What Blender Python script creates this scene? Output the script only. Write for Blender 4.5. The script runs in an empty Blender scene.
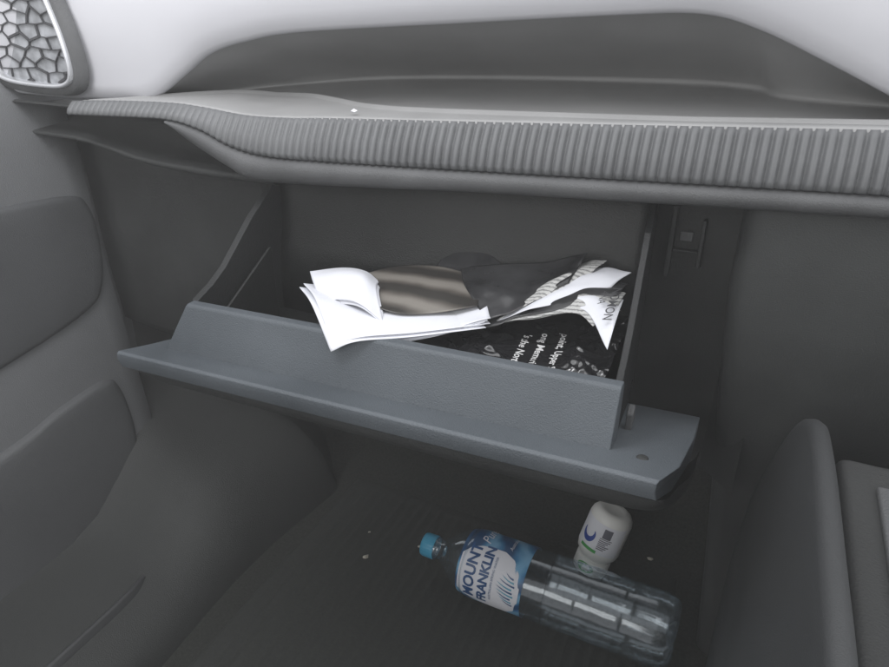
import bpy, bmesh, math, random
from mathutils import Vector, Matrix, noise
random.seed(4)
H=0.72
col=bpy.context.scene.collection
# ---------------------------------------------------------------- materials
def mat(name,c,rough=.6,ns=60,na=.15,bump=.0,bs=900,metal=0,spec=.4,c2=None,coat=0):
    m=bpy.data.materials.new(name);m.use_nodes=True;n=m.node_tree.nodes;l=m.node_tree.links
    b=n['Principled BSDF'];b.inputs['Roughness'].default_value=rough;b.inputs['Metallic'].default_value=metal
    b.inputs['Specular IOR Level'].default_value=spec
    b.inputs['Coat Weight'].default_value=coat
    tc=n.new('ShaderNodeTexCoord')
    nz=n.new('ShaderNodeTexNoise');nz.inputs['Scale'].default_value=ns;nz.inputs['Detail'].default_value=5
    l.new(tc.outputs['Object'],nz.inputs['Vector'])
    r=n.new('ShaderNodeValToRGB');r.color_ramp.elements[0].position=.3;r.color_ramp.elements[1].position=.72
    lo=tuple(x*(1-na) for x in c);hi=c2 if c2 else tuple(min(1,x*(1+na)) for x in c)
    r.color_ramp.elements[0].color=(*lo,1);r.color_ramp.elements[1].color=(*hi,1)
    l.new(nz.outputs['Fac'],r.inputs['Fac']);l.new(r.outputs['Color'],b.inputs['Base Color'])
    mr=n.new('ShaderNodeMapRange');mr.inputs['To Min'].default_value=max(0,rough-.08);mr.inputs['To Max'].default_value=min(1,rough+.08)
    l.new(nz.outputs['Fac'],mr.inputs['Value']);l.new(mr.outputs['Result'],b.inputs['Roughness'])
    if bump:
        n2=n.new('ShaderNodeTexNoise');n2.inputs['Scale'].default_value=bs;n2.inputs['Detail'].default_value=1
        l.new(tc.outputs['Object'],n2.inputs['Vector'])
        bp=n.new('ShaderNodeBump');bp.inputs['Strength'].default_value=bump;bp.inputs['Distance'].default_value=.001
        l.new(n2.outputs['Fac'],bp.inputs['Height']);l.new(bp.outputs['Normal'],b.inputs['Normal'])
    return m
m_trim=mat('white_trim',(.56,.56,.59),.4,8,.04,.05,1200)
m_tray=mat('grey_tray',(.33,.33,.33),.55,14,.08,.25,1500)
m_rib=mat('rib_grey',(.140,.143,.148),.45,20,.10,.1,1500)
m_pad=mat('soft_pad',(.098,.100,.103),.5,25,.15,.5,1100)
m_dark=mat('dark_plastic',(.040,.042,.042),.6,14,.2,.4,1100)
m_black=mat('black_plastic',(.028,.029,.029),.6,18,.25,.3,1100)
m_glove=mat('grey_glove_plastic',(.082,.095,.108),.5,7,.2,.5,1000,c2=(.118,.133,.148))
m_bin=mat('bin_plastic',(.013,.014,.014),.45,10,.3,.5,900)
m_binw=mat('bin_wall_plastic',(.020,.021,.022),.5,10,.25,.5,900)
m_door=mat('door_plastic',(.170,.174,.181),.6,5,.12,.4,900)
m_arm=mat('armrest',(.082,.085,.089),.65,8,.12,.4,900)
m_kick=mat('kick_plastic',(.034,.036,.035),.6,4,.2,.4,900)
m_cons=mat('console_plastic',(.050,.052,.054),.5,6,.12,.25,1400)
m_consd=mat('console_dark',(.036,.037,.037),.6,8,.2,.3,900)
m_carpet=mat('carpet',(.024,.026,.023),.95,300,.4,1.0,1600,c2=(.042,.044,.039))
m_matt=mat('rubber_mat',(.026,.028,.026),.75,200,.2,.6,500,c2=(.034,.036,.033))
m_chrome=mat('satin_silver',(.72,.73,.76),.28,20,.04,0,metal=.6)
m_grille=mat('grille_dark_grey',(.06,.06,.065),.5)
m_gback=mat('grille_grey',(.34,.35,.37),.5,60,.45)
m_paper=mat('white_paper',(.74,.75,.80),.6,25,.04,.1,300)
m_gloss=mat('glossy_black_page',(.03,.03,.032),.2,25,.4,.3,120,c2=(.06,.06,.063))
m_bag=mat('black_bag',(.014,.014,.016),.10,15,.3,.15,200,c2=(.022,.022,.024),spec=1.0)
m_ink=mat('white_ink',(.75,.75,.75),.5)
m_navy=mat('navy_ink',(.02,.08,.22),.4)
m_teal=mat('pale_blue_ink',(.10,.36,.50),.4)
m_cap=mat('blue_cap',(.05,.32,.50),.4,40,.1)
m_pill=mat('pill_white',(.78,.78,.75),.4,20,.04)
m_green=mat('green_ink',(.06,.34,.08),.5)
m_grey=mat('grey_ink',(.14,.14,.17),.5)
m_dink=mat('dark_ink',(.07,.07,.075),.5)
m_blue=mat('blue_ink',(.03,.07,.32),.5)
m_crumb=mat('crumb',(.45,.42,.36),.8)

def wave_mat(name,c0,c1,c2,sc,dist,rough=.3,dirn='DIAGONAL',dsc=1,p0=.15,p1=.95):
    m=mat(name,(.2,.15,.1),rough);n=m.node_tree.nodes;l=m.node_tree.links
    w=n.new('ShaderNodeTexWave');w.inputs['Scale'].default_value=sc;w.inputs['Distortion'].default_value=dist
    w.bands_direction=dirn;w.inputs['Detail Scale'].default_value=dsc
    w.inputs['Detail'].default_value=3
    tc=[x for x in n if x.bl_idname=='ShaderNodeTexCoord'][0]
    l.new(tc.outputs['Object'],w.inputs['Vector'])
    r=n.new('ShaderNodeValToRGB');e=r.color_ramp.elements
    e[0].position=p0;e[0].color=(*c0,1);e[1].position=p1;e[1].color=(*c2,1)
    a=e.new((p0+p1)/2);a.color=(*c1,1)
    l.new(w.outputs['Fac'],r.inputs['Fac']);l.new(r.outputs['Color'],n['Principled BSDF'].inputs['Base Color'])
    return m
m_photo=wave_mat('bronze_photo',(.04,.037,.034),(.10,.09,.08),(.21,.195,.175),9,2.2,.35,'Y',1.5)
m_label=wave_mat('label_blue',(.015,.07,.18),(.04,.20,.40),(.18,.40,.60),14,5,.4)
m_news=wave_mat('newsprint',(.22,.22,.22),(.42,.42,.41),(.52,.52,.51),90,2.5,.6,'Y',6,.05,.6)
def clear_mat():
    m=bpy.data.materials.new('clear_plastic');m.use_nodes=True;n=m.node_tree.nodes;l=m.node_tree.links
    n.remove(n['Principled BSDF']);o=n['Material Output']
    t=n.new('ShaderNodeBsdfTransparent');t.inputs['Color'].default_value=(.94,.97,.99,1)
    g=n.new('ShaderNodeBsdfGlossy');g.inputs['Roughness'].default_value=.11;g.inputs['Color'].default_value=(.88,.95,1,1)
    tc=n.new('ShaderNodeTexCoord');nz=n.new('ShaderNodeTexNoise');nz.inputs['Scale'].default_value=14
    bp=n.new('ShaderNodeBump');bp.inputs['Strength'].default_value=.4;bp.inputs['Distance'].default_value=.006
    l.new(tc.outputs['Object'],nz.inputs['Vector']);l.new(nz.outputs['Fac'],bp.inputs['Height']);l.new(bp.outputs['Normal'],g.inputs['Normal'])
    lw=n.new('ShaderNodeLayerWeight');lw.inputs['Blend'].default_value=.33
    mr=n.new('ShaderNodeMapRange');mr.inputs['To Min'].default_value=.08;mr.inputs['To Max'].default_value=.7
    l.new(lw.outputs['Facing'],mr.inputs['Value'])
    df=n.new('ShaderNodeBsdfDiffuse');df.inputs['Color'].default_value=(.5,.62,.70,1)
    m1=n.new('ShaderNodeMixShader');m1.inputs['Fac'].default_value=.03;l.new(t.outputs[0],m1.inputs[1]);l.new(df.outputs[0],m1.inputs[2])
    mx=n.new('ShaderNodeMixShader');l.new(mr.outputs['Result'],mx.inputs['Fac']);l.new(m1.outputs[0],mx.inputs[1]);l.new(g.outputs[0],mx.inputs[2])
    l.new(mx.outputs[0],o.inputs['Surface']);return m
m_clear=clear_mat()
# ---------------------------------------------------------------- helpers
def empty(name,loc,label,cat,rot=None):
    o=bpy.data.objects.new(name,None);o.empty_display_size=.02
    o.location=(loc[0],loc[1],loc[2]+H)
    col.objects.link(o);o['label']=label;o['category']=cat;return o
def mesh(name,verts,faces,m,parent=None,smooth=True,local=False,bevel=0,solid=0,sub=0,label=None,cat=None):
    """verts are room coordinates (z measured from eye height) unless local"""
    me=bpy.data.meshes.new(name)
    o=bpy.data.objects.new(name,me);col.objects.link(o)
    if parent: o.parent=parent
    if not local:
        vs=[Vector((v[0],v[1],v[2]+H)) for v in verts]
        if parent: base=Vector(parent.location)
        else:
            base=sum(vs,Vector())/len(vs);o.location=base
        vs=[v-base for v in vs]
    else: vs=[Vector(v) for v in verts]
    me.from_pydata(vs,[],faces);me.materials.append(m)
    bm=bmesh.new();bm.from_mesh(me);bmesh.ops.recalc_face_normals(bm,faces=bm.faces);bm.to_mesh(me);bm.free()
    if smooth:
        for p in me.polygons:p.use_smooth=True
    if solid:
        s=o.modifiers.new('s','SOLIDIFY');s.thickness=solid;s.offset=0
    if bevel:
        b=o.modifiers.new('b','BEVEL');b.width=bevel;b.segments=3;b.limit_method='ANGLE';b.angle_limit=math.radians(25)
        w=o.modifiers.new('w','WEIGHTED_NORMAL')
    if sub:
        s=o.modifiers.new('u','SUBSURF');s.levels=sub;s.render_levels=sub
    if label:o['label']=label
    if cat:o['category']=cat
    return o
def cr(pts,n):
    P=[Vector(p) for p in pts];P=[P[0]*2-P[1]]+P+[P[-1]*2-P[-2]]
    out=[];seg=len(P)-3
    for i in range(n):
        t=i/(n-1)*seg;k=min(int(t),seg-1);t-=k
        a,b,c,d=P[k:k+4]
        out.append(.5*((2*b)+(c-a)*t+(2*a-5*b+4*c-d)*t*t+(3*b-a-3*c+d)*t**3))
    return out
def grid(rows):
    n=len(rows[0]);v=[p for r in rows for p in r];f=[]
    for i in range(len(rows)-1):
        for j in range(n-1):
            a=i*n+j;f.append((a,a+1,a+n+1,a+n))
    return v,f
def prism(prof,xa,xb,zt=None):
    fa=xa if callable(xa) else (lambda y,z:xa);fb=xb if callable(xb) else (lambda y,z:xb)
    zt=zt or (lambda x:0)
    n=len(prof);v=[]
    for f in (fa,fb):
        for y,z in prof:
            x=f(y,z);v.append((x,y,z+zt(x)))
    F=[tuple(range(n)),tuple(range(2*n-1,n-1,-1))]
    for i in range(n):
        j=(i+1)%n;F.append((i,j,j+n,i+n))
    return v,F
def box(x0,x1,y0,y1,z0,z1):
    return prism([(y0,z0),(y1,z0),(y1,z1),(y0,z1)],x0,x1)
def lathe(prof,n=48):
    v=[];f=[]
    for z,r in prof:
        for k in range(n):
            a=2*math.pi*k/n;v.append((r*math.cos(a),r*math.sin(a),z))
    for i in range(len(prof)-1):
        for k in range(n):
            a=i*n+k;b=i*n+(k+1)%n;f.append((a,b,b+n,a+n))
    return v,f
def text(body,size,spacing=1.0,cuts=0,shear=0,bold=0):
    c=bpy.data.curves.new('t','FONT');c.body=body;c.size=size;c.align_x='CENTER';c.align_y='CENTER';c.space_character=spacing;c.shear=shear
    c.resolution_u=3;c.offset=bold
    o=bpy.data.objects.new('t',c);col.objects.link(o);bpy.context.view_layer.update()
    dg=bpy.context.evaluated_depsgraph_get();me=bpy.data.meshes.new_from_object(o.evaluated_get(dg))
    bpy.data.objects.remove(o)
    bm=bmesh.new();bm.from_mesh(me)
    bmesh.ops.triangulate(bm,faces=bm.faces)
    if cuts: bmesh.ops.subdivide_edges(bm,edges=bm.edges,cuts=cuts)
    bm.verts.ensure_lookup_table()
    v=[(q.co.x,q.co.y) for q in bm.verts];f=[tuple(q.index for q in p.verts) for p in bm.faces];bm.free()
    return v,f
S=math.sin;pi=math.pi
# ---------------------------------------------------------------- DASHBOARD
dash=empty('dashboard',(-.25,.6,-.1),'grey dashboard with white trim, ribbed strip and storage tray','dashboard')
N=140
def samp(L,x):
    for i in range(len(L)-1):
        if L[i].x<=x<=L[i+1].x:
            t=(x-L[i].x)/(L[i+1].x-L[i].x+1e-9);return L[i].lerp(L[i+1],t)
    return L[-1] if x>L[-1].x else L[0]
edge=cr([(-.86,.53,-.105),(-.78,.53,-.107),(-.70,.535,-.108),(-.63,.55,-.108),(-.60,.556,-.104),(-.565,.56,-.083),(-.52,.56,-.058),(-.47,.56,-.045),(-.407,.56,-.036),(-.25,.56,-.026),(-.12,.56,-.018),(-.06,.56,-.0165),(-.02,.56,-.026),(.03,.56,-.047),(.09,.56,-.074),(.16,.56,-.10),(.30,.56,-.12)],N)
rows=[[p+Vector((0,.025,.006)) for p in edge],[p+Vector((0,.006,-.001)) for p in edge],[p for p in edge],[p+Vector((0,-.004,.003)) for p in edge],
 [Vector((p.x,p.y-.010,p.z+.016)) for p in edge],[Vector((p.x,p.y-.012,max(p.z+.04,-.02))) for p in edge],[Vector((p.x,p.y+.0,.05)) for p in edge],[Vector((p.x,p.y+.05,.10)) for p in edge],[Vector((p.x,p.y+.35,.13)) for p in edge]]
mesh('trim_panel',*grid(rows),m_trim,dash)
top=cr([(-.668,.51,-.106),(-.60,.512,-.102),(-.53,.514,-.100),(-.49,.514,-.1015),(-.44,.512,-.1045),(-.39,.510,-.103),(-.344,.51,-.100),(-.186,.51,-.092),(.07,.51,-.078),(.30,.51,-.066)],200)
bot=cr([(-.668,.500,-.119),(-.60,.500,-.1165),(-.53,.500,-.1145),(-.49,.499,-.120),(-.45,.495,-.132),(-.41,.493,-.137),(-.344,.492,-.1355),(-.186,.492,-.1285),(.07,.492,-.1165),(.30,.492,-.106)],200)
zf=lambda x:-.086+.04*x
rim=cr([(-.66,.525,0),(-.62,.545,0),(-.56,.585,0),(-.50,.612,0),(-.44,.612,0),(-.39,.590,0),(-.34,.565,0),(-.27,.553,0),(-.10,.549,0),(.08,.547,0),(.30,.545,0)],N)
bk=cr([(-.66,.545,0),(-.615,.60,0),(-.555,.66,0),(-.49,.70,0),(-.42,.728,0),(-.33,.738,0),(-.22,.735,0),(-.09,.722,0),(-.02,.698,0),(.035,.645,0),(.30,.59,0)],N)
exs=cr([(-.655,0,0),(-.612,0,0),(-.585,0,0),(-.54,0,0),(-.44,0,0),(-.32,0,0),(-.20,0,0),(-.09,0,0),(-.035,0,0),(.022,0,0),(.30,0,0)],N)
ed=[samp(edge,p.x)+Vector((0,.012,.002)) for p in exs]
zb=lambda p:zf(p.x)+.070*max(0,p.y-.56)
front=[Vector((p.x,samp(top,p.x).y-.001,samp(top,p.x).z-.0010)) for p in rim]
fr2=[Vector((p.x,samp(top,p.x).y+.008,samp(top,p.x).z-.0004)) for p in rim]
rims=[Vector((p.x,max(p.y,q.y+.008),max(zf(p.x),q.z-.003)+.04*max(0,p.y-.54))) for p,q in zip(rim,fr2)]
bks=[Vector((p.x,max(p.y,r.y+.030),max(zb(p)-.005,r.z-.008))) for p,r in zip(bk,rims)]
def off(L,dy,dz): return [r+Vector((0,dy,dz)) for r in L]
lo=[(r+Vector((0,.010,-.0070))).lerp(b,.05) for r,b in zip(rims,bks)]
rows=[off(front,0,-.01),front,fr2,[a.lerp(b,.6) for a,b in zip(fr2,rims)],off(rims,-.009,0),off(rims,-.007,.0004),off(rims,-.003,.0026),off(rims,.000,.0028),off(rims,.0025,.0014),off(rims,.005,-.002),off(rims,.007,-.0055),lo]
for t in (.03,.4,.8,.96,.995): rows.append([a.lerp(b,t) for a,b in zip(lo,bks)])
for t in (.03,.08,.25,.5,.75,.95,1):
    rows.append([b.lerp(e,t)+Vector((0,.020*S(pi*t)**.5+.001,0)) for b,e in zip(bks,ed)])
mesh('storage_tray',*grid(rows),m_tray,dash)
# ribbed strip
pitch=.0076;per=12;rows=[[] for _ in range(9)]
prof=[(0,.012,-.004),(0,.001,-.001),(.05,-.002,.001),(.15,-.004,0),(.5,-.0055,0),(.85,-.004,0),(.96,-.001,0),(1,.003,0),(1,.010,.002)]
x=-.666;k=0
while x<.297:
    d=[.0034,.0031,.0016,.0005,.0000,-.0002,-.0003,-.0002,.0000,.0005,.0016,.0031][k%per]
    a=samp(top,x);b=samp(bot,x);w0=.4+.6*min(1,max(0,(x+.50)/.2))
    for r,(t,dy,dz) in enumerate(prof):
        q=a.lerp(b,t);w=1 if 1<r<7 else .15
        rows[r].append(Vector((x,q.y+dy+d*w*w0,q.z+dz)))
    x+=pitch/per;k+=1
mesh('ribbed_strip',*grid(rows),m_rib,dash)
pt=[samp(bot,-.53+.83*i/119) for i in range(120)]
pb=cr([(-.53,.51,-.120),(-.50,.505,-.139),(-.46,.50,-.155),(-.42,.495,-.163),(-.30,.495,-.1555),(-.185,.495,-.147),(.08,.495,-.132),(.30,.495,-.120)],160)
pbs=[samp(pb,-.53+.83*i/119) for i in range(120)]
rows=[[Vector((a.x,a.lerp(b,t).y+dy,a.lerp(b,t).z+dz)) for a,b in zip(pt,pbs)] for t,dy,dz in ((0,.012,.001),(0.02,.003,0),(.12,-.003,0),(.35,-.006,0),(.70,-.005,0),(.90,.001,0),(1,.010,0),(1,.05,.006))]
mesh('padded_lip',*grid(rows),m_pad,dash)
# dark cubby below the thin end of the strip
rows=[]
fx=cr([(-.80,0,0),(-.70,0,0),(-.655,0,0),(-.60,0,0),(-.52,0,0),(-.43,0,0)],50)
fz=cr([(-.150,0,0),(-.152,0,0),(-.158,0,0),(-.168,0,0),(-.172,0,0),(-.172,0,0)],50)
for t,y in ((0,.520),(.05,.515),(.12,.525),(.2,.58),(.78,.59),(.86,.545),(.89,.528),(.93,.5255),(1.0,.527),(1.04,.532),(1.06,.56),(1.06,.64)):
    rows.append([Vector((a.x,y,-.112+(b.x+.112)*t)) for a,b in zip(fx,fz)])
mesh('lower_fascia',*grid(rows),m_dark,dash)
rows=[[(-.90,.60,z),(-.66,.605,z),(-.55,.61,z),(-.43,.62,z)] for z in (-.13,-.2,-.3,-.42)]+[[(-.90,.66,-.47),(-.66,.66,-.47),(-.55,.66,-.47),(-.43,.66,-.47)]]
mesh('inner_structure',*grid(rows),m_dark,dash)
mesh('inner_bracket',*prism([(.585,-.18),(.61,-.18),(.61,-.28),(.60,-.28)],-.500,-.485),m_black,dash,smooth=False,bevel=.002)
rows=[[(x,.565+ (0 if x<0.02 else -.03),z) for x in (-.09,-.04,.0,.03)] for z in (-.12,-.2,-.3,-.4)]
mesh('hinge_panel',*grid(rows),m_black,dash,smooth=False)
for (a,b,c,d,e,f) in ((-.058,-.054,.556,.566,-.215,-.155),(-.034,-.031,.558,.566,-.205,-.165),(-.054,-.034,.560,.566,-.194,-.192)):
    mesh('hinge_rib',*box(a,b,c,d,e,f),m_dark,dash,smooth=False,bevel=.0008)
mesh('slot',*box(-.050,-.040,.562,.566,-.185,-.177),m_pad,dash,smooth=False,bevel=.0008)
prof=[(.56,-.10),(.508,-.12),(.505,-.2),(.512,-.27),(.53,-.33),(.555,-.38),(.59,-.47),(.63,-.60),(.64,-.74),(.95,-.74),(.95,-.10)]
mesh('centre_panel',*prism([(y,z) for y,z in prof],lambda y,z:-.006+max(0,(-z-.2))*.085,.5),m_dark,dash,bevel=.016)
# ---------------------------------------------------------------- GLOVE BOX
gb=empty('glove_box',(-.25,.50,-.32),'open grey glove box with dark bin holding papers','glove box')
zt=lambda x:.033*(x+.25)
prof=[(.3530,-.2850),(.3535,-.2790),(.3560,-.2775),(.3845,-.2850),(.44,-.298),(.515,-.325),(.515,-.345),(.44,-.320),(.38,-.302),(.3555,-.2935)]
def xr(y,z): 
    t=min(1,max(0,(y-.352)/.06));return -.023+.016*(t**.6)
def xl(y,z):
    t=min(1,max(0,(y-.352)/.16));return -.483+.01*t
mesh('door_panel',*prism(prof,xl,xr,zt),m_glove,gb,bevel=.0008)
# dark rounded outer shell, deepest at the centre-stack end
yz=[(.3570,-.2945),(.3580,-.300),(.362,-.308),(.372,-.317),(.40,-.331),(.44,-.350),(.515,-.376)]
rows=[]
for i,(y,z) in enumerate(yz):
    r=[]
    e=xr(y,0)
    for u,dz in ((-.476,.012),(-.470,.004),(-.40,.003),(-.25,.001),(-.12,-.001),(-.06,-.002)):
        r.append(Vector((u,y,z+zt(u)+(dz if i else 0))))
    for dx,dz in ((-.022,-.003),(-.010,-.001),(-.001,.003),(.003,.009),(.005,.016),(.005,.026)):
        k=min(1,i/2)
        r.append(Vector((e+dx*(1 if dx<0 else k),y+(.002 if dx>0 else 0),min(z+zt(e)+dz*k,-.2875 if i<3 else z+zt(e)+dz))))
    rows.append(r)
mesh('outer_skin',*grid(rows),m_dark,gb,sub=1)
pf=[(.3855,-.288),(.3992,-.2455),(.4012,-.2435),(.409,-.2435),(.4112,-.2465),(.4105,-.305),(.388,-.305)]
def lx(y,z): 
    t=(z+.288)/.045;return -.460+.022*max(0,min(1,t))
mesh('front_ledge',*prism(pf,lx,lambda y,z:-.0565,zt),m_glove,gb,bevel=.001)
def side(name,topc,xf,th,m):
    v=[];n=len(topc)
    for dx in (0,th):
        for y,z in topc: v.append((xf(y)+dx,y,z+zt(xf(y))))
        for y,z in reversed(topc): v.append((xf(y)+dx,y,-.325+zt(xf(y))))
    k=2*n;F=[tuple(range(k)),tuple(range(2*k-1,k-1,-1))]+[(i,(i+1)%k,(i+1)%k+k,i+k) for i in range(k)]
    return mesh(name,v,F,m,gb,smooth=False,bevel=.0008)
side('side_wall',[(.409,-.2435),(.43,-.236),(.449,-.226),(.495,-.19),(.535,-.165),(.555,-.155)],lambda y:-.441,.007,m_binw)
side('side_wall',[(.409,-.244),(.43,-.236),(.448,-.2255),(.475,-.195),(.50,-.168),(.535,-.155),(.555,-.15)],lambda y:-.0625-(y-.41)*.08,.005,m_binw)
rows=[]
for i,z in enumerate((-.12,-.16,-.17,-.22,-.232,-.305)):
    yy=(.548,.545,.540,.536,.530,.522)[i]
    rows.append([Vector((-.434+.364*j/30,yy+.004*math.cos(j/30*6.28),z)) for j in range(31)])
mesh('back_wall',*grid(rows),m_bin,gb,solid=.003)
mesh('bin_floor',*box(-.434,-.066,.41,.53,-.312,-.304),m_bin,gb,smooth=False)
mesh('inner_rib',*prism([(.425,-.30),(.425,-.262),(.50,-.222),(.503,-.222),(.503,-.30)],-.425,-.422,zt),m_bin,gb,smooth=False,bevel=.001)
v,f=lathe([(-.001,.0001),(-.001,.004),(.0008,.004),(.0015,.003),(.0015,.0001)],16)
mesh('rubber_stop',[(a-.035,b+.385,c-.2785) for a,b,c in v],f,m_dark,gb)
mesh('latch_tab',*prism([(.43,-.290),(.43,-.276),(.436,-.270),(.441,-.285)],-.055,-.050),m_pad,gb,smooth=False,bevel=.001)
# ---------------------------------------------------------------- AIR VENT
vent=empty('air_vent',(-.73,.52,-.05),'silver framed air vent with angular mesh grille in trim','air vent')
out=[(-.84,.02),(-.80,-.045),(-.785,-.083),(-.765,-.094),(-.71,-.097),(-.676,-.094),(-.662,-.080),(-.664,-.045),(-.676,0),(-.685,.04),(-.76,.06)]
def closed(pts,n):
    P=[Vector((a,0,b)) for a,b in pts];m=len(P);o=[]
    for i in range(n):
        t=i/n*m;k=int(t);t-=k;a,b,c,d=P[(k-1)%m],P[k%m],P[(k+1)%m],P[(k+2)%m]
        o.append(.5*((2*b)+(c-a)*t+(2*a-5*b+4*c-d)*t*t+(3*b-a-3*c+d)*t**3))
    return o
O=closed(out,120);cen=sum(O,Vector())/len(O)
def ring(L,s,y): 
    r=[]
    for i,p in enumerate(L):
        t=(L[(i+1)%len(L)]-L[i-1]).normalized();nrm=Vector((t.z,0,-t.x))
        if (p-cen).dot(nrm)<0:nrm=-nrm
        q=p-nrm*s;r.append(Vector((q.x,y,q.z)))
    r.append(r[0].copy());return r
mesh('frame',*grid([ring(O,.001,.53),ring(O,.001,.513),ring(O,.002,.511),ring(O,.0045,.511),ring(O,.0055,.513),ring(O,.006,.535)]),m_chrome,vent)
mesh('surround',*grid([ring(O,-.008,.527),ring(O,-.006,.515),ring(O,.0015,.515)]),m_pad,vent)
R0=ring(O,.005,.520)[:-1]
mesh('duct',R0,[tuple(range(len(R0)))],m_gback,vent,smooth=False)
inner=ring(O,.006,0)[:-1]
def inside(x,z):
    c=False;n=len(inner)
    for i in range(n):
        a,b=inner[i],inner[i-1]
        if (a.z>z)!=(b.z>z) and x<(b.x-a.x)*(z-a.z)/(b.z-a.z)+a.x:c=not c
    return c
V=[];F=[];hw=.028;hh=.0075
def bar(a,b,w=.0006):
    d=(b-a);d.normalize();nrm=Vector((-d.z,0,d.x))*w;k=len(V)
    for y in (.5175,.5195):
        for p in (a-nrm,b-nrm,b+nrm,a+nrm):V.append((p.x,y,p.z))
    for q in ((0,1,2,3),(7,6,5,4),(0,4,5,1),(1,5,6,2),(2,6,7,3),(3,7,4,0)):F.append(tuple(k+i for i in q))
def cbar(a,b):
    n=6;seg=[]
    for i in range(n):
        p=a.lerp(b,i/n);q=a.lerp(b,(i+1)/n)
        if inside(p.x,p.z) and inside(q.x,q.z):seg.append((p,q))
    if seg: bar(seg[0][0],seg[-1][1],random.choice((.0004,.0006,.0011)))
def jit(p): return p+Vector((.008*noise.noise(p*70),0,.006*noise.noise(p*70+Vector((5,5,5)))))
for r in range(-10,16):
    for c in range(-7,10):
        x0=-.75+c*hw+(hw/2 if r%2 else 0);z0=-.04+r*hh*1.5
        P=[jit(Vector((x0-hw/2,0,z0+hh*.5))),jit(Vector((x0,0,z0+hh))),jit(Vector((x0+hw/2,0,z0+hh*.5))),jit(Vector((x0+hw/2,0,z0-hh*.5)))]
        for a,b in zip(P[:-1],P[1:]): cbar(a,b)
mesh('grille',V,F,m_grille,vent,smooth=False)
# ---------------------------------------------------------------- CAR DOOR
door=empty('car_door',(-.76,.2,-.5),'closed grey car door panel with armrest and pocket','car door')
zs=[-.72,-.60,-.50,-.40,-.34,-.22,-.16,-.115,-.09,-.078]
xs=[-.735,-.74,-.748,-.755,-.76,-.762,-.765,-.772,-.785,-.82]
ys=[-.6+.05*i for i in range(24)]+[.575,.584,.588]
rows=[]
for z,xx in zip(zs,xs):
    rows.append([Vector((xx-(.0 if y<.58 else (y-.58)*3),y,z+.03*max(0,.3-y))) for y in ys]+[Vector((xx-.03,.592,z)),Vector((xx-.04,.66,z))])
mesh('door_card',*grid(rows),m_door,door)
def blob(name,outline,x0,x1,m,sc=1,tilt=0):
    P=closed(outline,110);P=[(p.x*sc,p.z*sc) for p in P]
    cy=sum(a for a,b in P)/len(P);cz=sum(b for a,b in P)/len(P)
    rows=[]
    for x,s in ((x0,0),(x0+(x1-x0)*.4,.003),(x0+(x1-x0)*.75,.007),(x0+(x1-x0)*.92,.013),(x1,.024),(x1+.0005,.07)):
        r=[]
        for i,(a,b) in enumerate(P):
            d=math.hypot(a-cy,b-cz);k=1-s/d if d else 1;zz=cz+(b-cz)*k;r.append(Vector((x+tilt*(cz-zz),cy+(a-cy)*k,zz)))
        r.append(r[0].copy());rows.append(r)
    rows.append([Vector((x1+.001,cy,cz))]*len(rows[0]))
    return mesh(name,*grid(rows),m,door)
blob('armrest',[(-.5,-.19),(-.2,-.19),(.2,-.195),(.43,-.212),(.535,-.222),(.560,-.240),(.564,-.285),(.552,-.340),(.520,-.366),(.40,-.388),(.2,-.41),(-.2,-.42),(-.5,-.41)],-.764,-.752,m_arm,1.02,.03)
blob('door_pocket',[(-.5,-.50),(.0,-.49),(.338,-.476),(.44,-.461),(.505,-.458),(.526,-.480),(.530,-.55),(.515,-.63),(.48,-.69),(.3,-.71),(0,-.71),(-.5,-.71)],-.746,-.734,mat('pocket_plastic',(.100,.103,.107),.6,5,.12,.3,900),1.03,.055)
# ---------------------------------------------------------------- KICK PANEL / FLOOR
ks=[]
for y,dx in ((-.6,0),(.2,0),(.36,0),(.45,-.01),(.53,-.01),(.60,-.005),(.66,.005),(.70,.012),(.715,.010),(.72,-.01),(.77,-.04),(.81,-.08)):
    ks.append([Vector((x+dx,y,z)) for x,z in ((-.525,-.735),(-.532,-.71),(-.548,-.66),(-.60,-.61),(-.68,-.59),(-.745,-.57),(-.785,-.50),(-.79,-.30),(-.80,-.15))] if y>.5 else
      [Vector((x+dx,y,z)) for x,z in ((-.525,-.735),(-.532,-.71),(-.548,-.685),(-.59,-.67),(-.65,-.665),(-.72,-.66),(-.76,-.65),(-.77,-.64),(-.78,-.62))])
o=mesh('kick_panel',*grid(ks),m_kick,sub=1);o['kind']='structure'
sill=cr([(-.60,.0,-.664),(-.60,.30,-.664),(-.602,.38,-.664),(-.61,.41,-.668)],24)
rows=[[p+Vector((dx,0,dz)) for p in sill] for dx,dz in ((-.014,-.006),(-.006,.002),(-.003,.003),(0,.001),(.003,-.012))]
o=mesh('door_sill',*grid(rows),m_cons);o['kind']='structure'
rows=[]
for y,z in ((-.7,-.72),(0,-.72),(.3,-.72),(.5,-.72),(.65,-.72),(.76,-.718),(.83,-.70),(.88,-.66),(.93,-.55),(.96,-.4),(.97,-.1)):
    r=[]
    for i in range(41):
        x=-.95+1.3*i/40
        r.append(Vector((x,y+.008*noise.noise(Vector((x*6,y*6,z*4))),z+.006*noise.noise(Vector((x*9,y*9,3))))))
    rows.append(r)
o=mesh('floor',*grid(rows),m_carpet,sub=1);o['kind']='structure'
rows=[];nx,ny=160,60
for j in range(ny+1):
    r=[]
    for i in range(nx+1):
        u=i/nx;v=j/ny;x=-.505+.51*u;y=.05+.70*v
        e=min(u*.51,(1-u)*.51,(1-v)*.70);h=.000+(.0014 if .006<e<.018 else 0)
        if .03<e and (i%5 in (0,1)):h+=.0022
        if e<=.001:h=-.005
        r.append(Vector((x,y,-.716+h+.003*noise.noise(Vector((x*5,y*5,7))))))
    rows.append(r)
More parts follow.
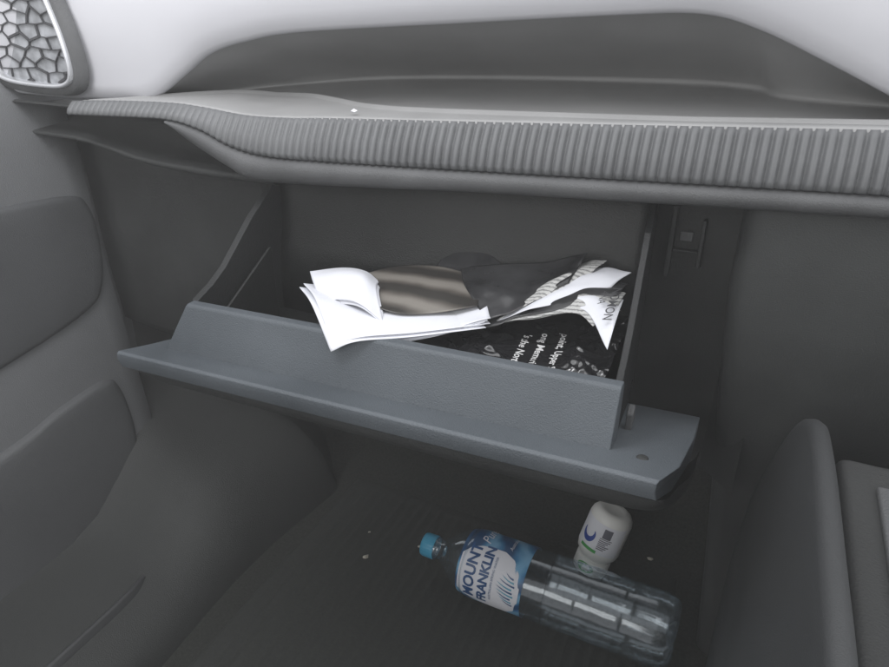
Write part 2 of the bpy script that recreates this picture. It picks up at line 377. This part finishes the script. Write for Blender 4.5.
mesh('floor_mat',*grid(rows),m_matt,label='black ribbed rubber floor mat in dark footwell',cat='floor mat')
# ---------------------------------------------------------------- CENTRE CONSOLE
cons=empty('centre_console',(.15,.3,-.5),'dark grey centre console with rounded side edge','console')
P=cr([(0,-.6,-.19),(0,.1,-.195),(0,.25,-.20),(0,.34,-.207),(0,.385,-.221),(0,.44,-.262),(0,.53,-.36),(0,.60,-.46),(0,.618,-.56),(0,.60,-.66),(0,.59,-.735)],70)
rows=[[Vector((x,p.y-dy,p.z-dz)) for p in P] for x,dy,dz in ((.0615,.030,.030),(.0607,.004,.004),(.0595,.0012,.0012),(.0565,0,0),(.053,.0006,.0006),(.0512,.002,.002),(.0503,.005,.005),(.050,.018,.018))]
rows.append([Vector((.0495,p.y-.030,p.z-.030)) for p in P])
rows.append([Vector((.048,p.y*.8-.03,min(p.z-.06,-.3) )) for p in P])
rows.append([Vector((.044,p.y*.6,-.74)) for p in P])
mesh('side_panel',*grid(rows),m_cons,cons)
mesh('console_body',*prism([(-.6,-.74),(.595,-.74),(.60,-.60),(.585,-.48),(.50,-.37),(.40,-.30),(-.6,-.30)],.063,.5),m_consd,cons,smooth=False,bevel=.008)
mesh('top_tray',*box(.063,.5,-.6,.345,-.30,-.215),m_consd,cons,smooth=False,bevel=.006)
mesh('top_insert',*box(.079,.5,.10,.32,-.216,-.212),m_pad,cons,smooth=False,bevel=.0015)
# ---------------------------------------------------------------- PAPERS
def surf(name,ctrl,m,parent,n=34,off=(0,0,0),wob=0,seed=0,**kw):
    rc=[cr(r,n) for r in ctrl];rows=[]
    cols=[cr([r[i] for r in rc],n) for i in range(n)]
    for j in range(n):
        r=[]
        for i in range(n):
            p=cols[i][j]+Vector(off)
            if wob: p=p+Vector((0,wob*.5*noise.noise(Vector((i*.12,j*.12,seed+4))),wob*noise.noise(Vector((i*.13,j*.13,seed)))))
            r.append(p)
        rows.append(r)
    return mesh(name,*grid(rows),m,parent,solid=.0004,**kw)
def midrow(a,b,lift): return [tuple((Vector(p)+Vector(q))*.5+Vector((0,0,l))) for p,q,l in zip(a,b,lift)]
book=empty('paper_booklet',(-.27,.43,-.25),'folded white paper leaves with a bronze photo page','papers')
for k in range(2):
    o=k*.0025
    surf('sheet',[[(-.356,.455,-.240),(-.325,.475,-.246),(-.27,.49,-.248),(-.21,.49,-.245)],
      [(-.318,.420,-.235),(-.285,.425,-.238),(-.245,.442,-.240),(-.19,.465,-.240)],
      [(-.278-.004*k,.386,-.254),(-.258,.393,-.244),(-.222,.415,-.2425),(-.172,.446,-.238)]],m_paper,book,off=(o*.8,o*1.5,o))
U=[(-.310,.482,-.240),(-.275,.50,-.238),(-.235,.503,-.237),(-.195,.492,-.232)]
L=[(-.262,.418,-.2405),(-.230,.416,-.2435),(-.203,.433,-.2405),(-.170,.450,-.2310)]
for k in range(4):
    surf('sheet',[U,midrow(U,L,(0,.004,0,.002)),[(x-.002*k,y-.0012*k,z) for x,y,z in L]],m_paper,book,off=(0,0,-.0018*k),wob=.0012,seed=k)
U=[(-.306,.482,-.229),(-.280,.502,-.224),(-.240,.510,-.221),(-.200,.506,-.224)]
L=[(-.270,.432,-.231),(-.243,.434,-.235),(-.218,.446,-.2345),(-.186,.462,-.2285)]
surf('photo_page',[U,midrow(U,L,(-.002,.004,.004,.001)),L],m_photo,book)
for k in range(2):
    surf('sheet',[[(-.357,.474,-.232),(-.326,.482,-.226),(-.300,.478,-.2235),(-.284,.474,-.229)],
     [(-.342,.457,-.233),(-.316,.458,-.222),(-.290,.454,-.2180),(-.272,.449,-.225)],
     [(-.322,.438,-.241),(-.298,.433,-.2325),(-.274,.425,-.2285),(-.250,.421,-.2385)]],m_paper,book,off=(.003*k,-.001*k,-.0028*k))
magz=empty('magazine',(-.18,.48,-.24),'black glossy magazine with curled pages in glove box','magazine')
surf('page',[[(-.225,.515,-.222),(-.19,.522,-.214),(-.150,.528,-.208),(-.1150,.522,-.192)],
    [(-.205,.482,-.224),(-.175,.488,-.219),(-.148,.495,-.215),(-.119,.509,-.202)],
    [(-.174,.452,-.234),(-.160,.460,-.230),(-.144,.476,-.223),(-.122,.496,-.210)]],m_gloss,magz,wob=.002,seed=3)
surf('page',[[(-.258,.528,-.232),(-.22,.53,-.222),(-.17,.53,-.217),(-.135,.528,-.212)],
    [(-.235,.50,-.232),(-.20,.50,-.232),(-.165,.50,-.226),(-.135,.50,-.218)],
    [(-.19,.448,-.240),(-.172,.450,-.239),(-.158,.458,-.234),(-.140,.475,-.226)]],m_gloss,magz,wob=.002,seed=8)
surf('page',[[(-.250,.528,-.222),(-.232,.532,-.213),(-.207,.533,-.211),(-.190,.530,-.219)],
    [(-.251,.52,-.226),(-.23,.52,-.219),(-.207,.52,-.217),(-.190,.52,-.222)],
    [(-.252,.51,-.230),(-.23,.508,-.226),(-.209,.508,-.224),(-.192,.51,-.226)]],m_gloss,magz)
nw=empty('newspaper',(-.11,.49,-.235),'fanned printed pages curling against bin wall','newspaper')
sU=(-.150,.505,-.222);sL=(-.168,.458,-.236)
leaves=[
 ([sU,(-.135,.517,-.212),(-.118,.527,-.203),(-.100,.527,-.198)],[sL,(-.152,.468,-.226),(-.134,.484,-.218),(-.112,.500,-.213)],m_news),
 ([sU,(-.128,.518,-.213),(-.102,.524,-.203),(-.077,.512,-.199)],[sL,(-.146,.466,-.226),(-.120,.480,-.219),(-.094,.492,-.215)],m_paper),
 ([sU,(-.128,.512,-.217),(-.102,.516,-.209),(-.0765,.503,-.204)],[sL,(-.144,.464,-.228),(-.115,.473,-.221),(-.086,.480,-.219)],m_gloss),
 ([sU,(-.128,.508,-.219),(-.102,.508,-.212),(-.0765,.495,-.208)],[sL,(-.142,.462,-.229),(-.112,.470,-.2215),(-.080,.467,-.222)],m_news),
 ([sU,(-.128,.504,-.221),(-.102,.500,-.214),(-.0765,.487,-.2105)],[sL,(-.138,.466,-.227),(-.104,.474,-.2180),(-.0755,.438,-.229)],m_paper),
 ([sU,(-.128,.500,-.224),(-.102,.495,-.219),(-.0765,.480,-.216)],[sL,(-.140,.465,-.2285),(-.110,.471,-.2205),(-.092,.460,-.223)],m_news)]
for i,(u,l,m) in enumerate(leaves):
    surf('page',[u,midrow(u,l,(0,.003,.005,.003)),l],m,nw,off=(0,0,-.0006*i),wob=.0012,seed=i)
def flat_text(name,body,size,org,ux,uy,m,parent,sp=1.0,zfun=None,bold=0):
    v,f=text(body,size,sp,0,0,bold);ux=Vector(ux).normalized();uy=Vector(uy).normalized()
    P=[Vector(org)+ux*a+uy*b for a,b in v]
    if zfun: P=[Vector((q.x,q.y,zfun(q.x,q.y))) for q in P]
    return mesh(name,P,f,m,parent,smooth=False)
flat_text('print','NOMON',.0095,(-.0825,.474,-.2115),(.02,-1,-.33),(1,.15,.1),m_dink,nw,bold=.0001)
flat_text('print','4NA',.0080,(-.0905,.478,-.2095),(.02,-1,-.33),(1,.15,.1),m_dink,nw)
man=empty('manual',(-.15,.46,-.28),'black glossy booklet with white print in crinkled plastic wrap','booklet')
def mz(x,y):
    u=(x+.27)/.195;v=(y-.414)/.112
    r1=1-abs(noise.noise(Vector((u*7+v*4,v*4,5))))*2;r2=1-abs(noise.noise(Vector((u*13-v*6,v*8,8))))*2
    fl=1-.75*max(0,min(1,(u-.52)/.06))*max(0,min(1,(.86-u)/.06))
    return -.2615+.014*v+.003*noise.noise(Vector((u*5,v*3,2)))+(.0040*max(0,r1)**4+.0020*max(0,r2)**4)*fl
rows=[]
for j in range(91):
    rows.append([Vector((-.27+.195*i/150,.414+.112*j/90,mz(-.27+.195*i/150,.414+.112*j/90))) for i in range(151)])
mesh('cover',*grid(rows),m_bag,man)
mesh('pages',*prism([(.414,-.303),(.524,-.303),(.524,-.256),(.414,-.272)],-.268,-.078),m_black,man,smooth=False)
for t,xx,yy,sz in (("point, Upper Spe",-.1170,.4570,.0086),("ong Memorial",-.1325,.4590,.0088),("'s the North",-.1460,.4560,.0088)):
    flat_text('print',t,sz,(xx,yy,0),(.06,-1,0),(1,.06,0),m_ink,man,zfun=lambda x,y:mz(x,y)+.0010,bold=.00014)
# ---------------------------------------------------------------- WATER BOTTLE
axis=Vector((-1,.02,0.0)).normalized();nx_=Vector((0,-.72,.70));nx_=(nx_-axis*nx_.dot(axis)).normalized();ny_=axis.cross(nx_)
bt=empty('water_bottle',(0,0,0),'empty clear plastic water bottle with blue cap lying on floor','bottle')
RB=.0435
bt.matrix_world=Matrix(((nx_.x,ny_.x,axis.x,.014),(nx_.y,ny_.y,axis.y,.606),(nx_.z,ny_.z,axis.z,H-.712+RB),(0,0,0,1)))
prof=[(.012,.0005),(.010,.012),(.003,.022),(.0,.031),(.002,.038),(.008,.044),(.02,.0465),(.035,.047),(.050,.0469),(.058,.0462),(.066,.0469),(.09,.047),(.105,.0469),(.113,.0462),(.121,.0469),(.15,.047),(.16,.0465),(.25,.0465),(.26,.045),(.272,.040),(.285,.030),(.295,.020),(.302,.0150),(.308,.0140),(.31,.0175),(.312,.0145),(.325,.014)]
prof=[(a,b*RB/.047) for a,b in prof]
pz=[(p.x,p.y) for p in cr([(a,b,0) for a,b in prof[:-5]],100)]+prof[-5:]
mesh('bottle_body',*lathe(pz,72),m_clear,bt,local=True)
v=[];f=[];n=90
for z,r in ((.311,.0152),(.3125,.0158),(.327,.0156),(.3295,.0145),(.330,.010),(.330,.0002)):
    for k in range(n):
        a=2*pi*k/n;q=r-(.0005 if k%3==0 and r>.015 else 0);v.append((q*math.cos(a),q*S(a),z))
for i in range(5):
    for k in range(n):
        a=i*n+k;b=i*n+(k+1)%n;f.append((a,b,b+n,a+n))
mesh('bottle_cap',v,f,m_cap,bt,local=True)
def cyl(z,s,r): return (r*math.cos(s/RB),r*S(s/RB),z)
def lr(z):
    for (a,ra),(b,rb) in zip(prof[3:-1],prof[4:]):
        if a<=z<=b and b>a: return ra+(rb-ra)*(z-a)/(b-a)
    return RB
def patch(name,outline,m,off,par,ns=28):
    rows=[]
    for z,s0,s1 in outline:
        rows.append([cyl(z,s0+(s1-s0)*i/ns,lr(z)+off) for i in range(ns+1)])
    return mesh(name,*grid(rows),m,par,local=True)
zsn=[.178+.087*i/20 for i in range(21)]
patch('bottle_label',[(z,-.085,.085) for z in zsn],m_label,.0006,bt,ns=60)
patch('label_plate',[(.181,-.028,-.012),(.186,-.046,.006),(.196,-.056,.020),(.21,-.058,.027),(.225,-.056,.027),(.24,-.052,.025),(.252,-.047,.020),(.262,-.040,.010)],m_paper,.0011,bt)
def wrap_text(name,body,size,zc,sc,m,off=.0016,sp=1.0,shear=0,bold=0):
    v,f=text(body,size,sp,1,shear,bold)
    return mesh(name,[cyl(zc+b,sc+a,lr(zc+b)+off) for a,b in v],f,m,bt,smooth=False,local=True)
wrap_text('label_print','MOUNT',.0192,.245,-.0095,m_navy,sp=1.0,bold=.0006)
wrap_text('label_print','FRANKLIN',.0166,.2270,-.0095,m_navy,sp=.95,bold=.0006)
wrap_text('label_print','AUSTRALIAN SPRING WATER',.0042,.2165,-.0105,m_navy)
wrap_text('label_print','Pure',.018,.238,.046,m_paper,shear=.35)
wrap_text('label_print','Australian',.007,.205,.045,m_paper,shear=.35)
# feathery mountain emblem: a fan of thin strokes under the name
for i in range(9):
    s0=-.036+.0042*i;h=.198+.013*S(pi*(i+.7)/9.4);b=.187+.0015*(i%3)
    pts=[]
    for t in (0,.25,.5,.75,1): pts.append((b+(h-b)*t,s0+.006*t*t-.0007*(1-t)))
    for t in (.75,.5,.25,0): pts.append((b+(h-b)*t,s0+.006*t*t+.0009*(1-t)+.0006))
    mesh('label_mountain',[cyl(z,s,lr(z)+.0016) for z,s in pts],[tuple(range(len(pts)))],m_teal if i%2 else m_navy,bt,smooth=False,local=True)
# ---------------------------------------------------------------- PILL BOTTLE
ax=Vector((.20,.22,.9)).normalized()
fr=Vector((-.15,-.8,.5));fr=(fr-ax*fr.dot(ax)).normalized();sy=ax.cross(fr)
pb_=empty('pill_bottle',(0,0,0),'small white pill bottle with printed label beside water bottle','pill bottle')
pb_.matrix_world=Matrix(((fr.x,sy.x,ax.x,-.110),(fr.y,sy.y,ax.y,.704),(fr.z,sy.z,ax.z,H-.708),(0,0,0,1)))
pr=[(.018,.019),(.022,.0195),(.026,.023),(.031,.027),(.038,.0285),(.083,.0285),(.089,.0272),(.094,.0235),(.097,.018),(.0955,.012),(.0955,.0003)]
mesh('bottle_body',*lathe(pr,56),m_pill,pb_,local=True)
v=[];f=[];n=96
for z,r in ((0,.0003),(0,.021),(.001,.0232),(.020,.0236),(.0215,.0225),(.0215,.017)):
    for k in range(n):
        a=2*pi*k/n;q=r-(.0006 if k%4<2 and r>.022 else 0);v.append((q*math.cos(a),q*S(a),z))
for i in range(5):
    for k in range(n):
        a=i*n+k;b=i*n+(k+1)%n;f.append((a,b,b+n,a+n))
mesh('bottle_cap',v,f,m_pill,pb_,local=True)
def pc(z,s,r=.0289): return (r*math.cos(s/.0285),r*S(s/.0285),z)
mesh('pill_label',*grid([[pc(z,-.035+.07*i/30,.0287) for i in range(31)] for z in (.040,.06,.084)]),m_paper,pb_,local=True)
def prect(z0,z1,s0,s1,m,off=.0003):
    return mesh('label_band',*grid([[pc(z,s0+(s1-s0)*i/10,.0288+off) for i in range(11)] for z in (z0,z1)]),m,pb_,local=True)
prect(.066,.080,.006,.017,m_grey);prect(.064,.065,.004,.020,m_dink)
for i in range(6): prect(.048+.0026*i,.0494+.0026*i,.004,.006+.013*(.6+.4*((i*7)%3)/2),m_grey)
prect(.040,.0445,-.018,.006,m_green)
v=[];f=[]
for k in range(25):
    a=math.radians(60)+math.radians(230)*k/24;w=.0030*S(pi*k/24)+.0005
    for r in (.0095-w,.0095+w): v.append(pc(.064+r*math.cos(a)*1.1,-.010+r*S(a)*.9-.002,.0292))
for k in range(24): f.append((2*k,2*k+1,2*k+3,2*k+2))
mesh('label_mark',v,f,m_blue,pb_,local=True)
v=[]
for k in range(24):
    a=2*pi*k/24;b=.012*math.cos(a)/.0236;v.append((.0240*math.cos(b),.0240*S(b),.0115+.007*S(a)))
mesh('cap_mark',v,[tuple(range(24))],m_green,pb_,local=True,smooth=False)
# ---------------------------------------------------------------- small debris
def scrap(x,y,z,s,lbl,m=m_crumb):
    v=[(x+s*random.uniform(.6,1)*math.cos(a),y+s*random.uniform(.5,1)*S(a),z+s*random.uniform(-.1,.3)) for a in [i*1.047 for i in range(6)]]
    v+=[(x,y,z+s*.6),(x,y,z-s*.2)]
    f=[(i,(i+1)%6,6) for i in range(6)]+[((i+1)%6,i,7) for i in range(6)]
    o=mesh('crumb',v,f,m,smooth=False);o['label']=lbl;o['category']='crumb';o['group']='crumbs on car surfaces';return o
for x,y,s in ((-.40,.595,.006),(-.34,.645,.0035),(-.037,.76,.005),(-.03,.80,.004),(-.42,.64,.0025),(-.20,.70,.002)):
    scrap(x,y,-.713,s,'pale crumb of litter on footwell floor')
scrap(-.33,.522,zf(-.33)+.003,.004,'white crumb on dashboard tray edge',m_paper)
# ---------------------------------------------------------------- thin scattering volume added to imitate veiling lens glare
hz=bpy.data.materials.new('veiling_haze');hz.use_nodes=True;n=hz.node_tree.nodes;l=hz.node_tree.links
n.remove(n['Principled BSDF']);vs=n.new('ShaderNodeVolumeScatter');vs.inputs['Density'].default_value=.08;vs.inputs['Color'].default_value=(1,1,1,1);vs.inputs['Anisotropy'].default_value=.2
l.new(vs.outputs[0],n['Material Output'].inputs['Volume'])
o=mesh('air',*box(-1.3,.9,-.5,1.3,-.78,.22),hz,None,smooth=False);o['kind']='structure'  # added haze box that lifts the blacks, not a part of the car
# ---------------------------------------------------------------- LIGHT
w=bpy.data.worlds.new('World');bpy.context.scene.world=w;w.use_nodes=True
bg=w.node_tree.nodes['Background'];bg.inputs[0].default_value=(.955,.965,.985,1);bg.inputs[1].default_value=.78
def area(name,loc,tgt,sx,sy,e,c=(1,1,1)):
    l=bpy.data.lights.new(name,'AREA');l.shape='RECTANGLE';l.size=sx;l.size_y=sy;l.energy=e;l.color=c
    o=bpy.data.objects.new(name,l);o.location=(loc[0],loc[1],loc[2]+H);col.objects.link(o)
    d=Vector((tgt[0]-loc[0],tgt[1]-loc[1],tgt[2]-loc[2]));o.rotation_euler=d.to_track_quat('-Z','Y').to_euler()
area('windscreen_light',(-.2,.35,.75),(-.25,.45,-.3),1.2,.7,4.2,(.97,.98,1))
area('window_light',(.9,-.3,.5),(-.3,.5,-.4),.8,.5,5.0,(.98,.99,1))
area('side_light',(-.5,-.9,.25),(-.3,.6,-.45),.9,.5,5.5,(1,.99,.97))
area('door_fill_light',(-.45,.15,.40),(-.78,.50,-.12),.35,.25,2.6,(.98,.98,1))  # added fill lamp inside the cabin to brighten the door top
# ---------------------------------------------------------------- CAMERA
th=math.radians(25);p=math.radians(27);f=680
Fv=Vector((-S(th)*math.cos(p),math.cos(th)*math.cos(p),-S(p)));Rv=Vector((math.cos(th),S(th),0));Uv=Rv.cross(Fv)
cam=bpy.data.cameras.new('camera');co=bpy.data.objects.new('camera',cam);col.objects.link(co)
co.matrix_world=Matrix(((Rv.x,Uv.x,-Fv.x,0),(Rv.y,Uv.y,-Fv.y,0),(Rv.z,Uv.z,-Fv.z,H),(0,0,0,1)))
cam.sensor_width=36;cam.lens=f/889*36;cam.clip_start=.01;cam.clip_end=100
bpy.context.scene.camera=co
sc=bpy.context.scene;sc.view_settings.view_transform='Standard';sc.view_settings.look='None';sc.view_settings.exposure=0
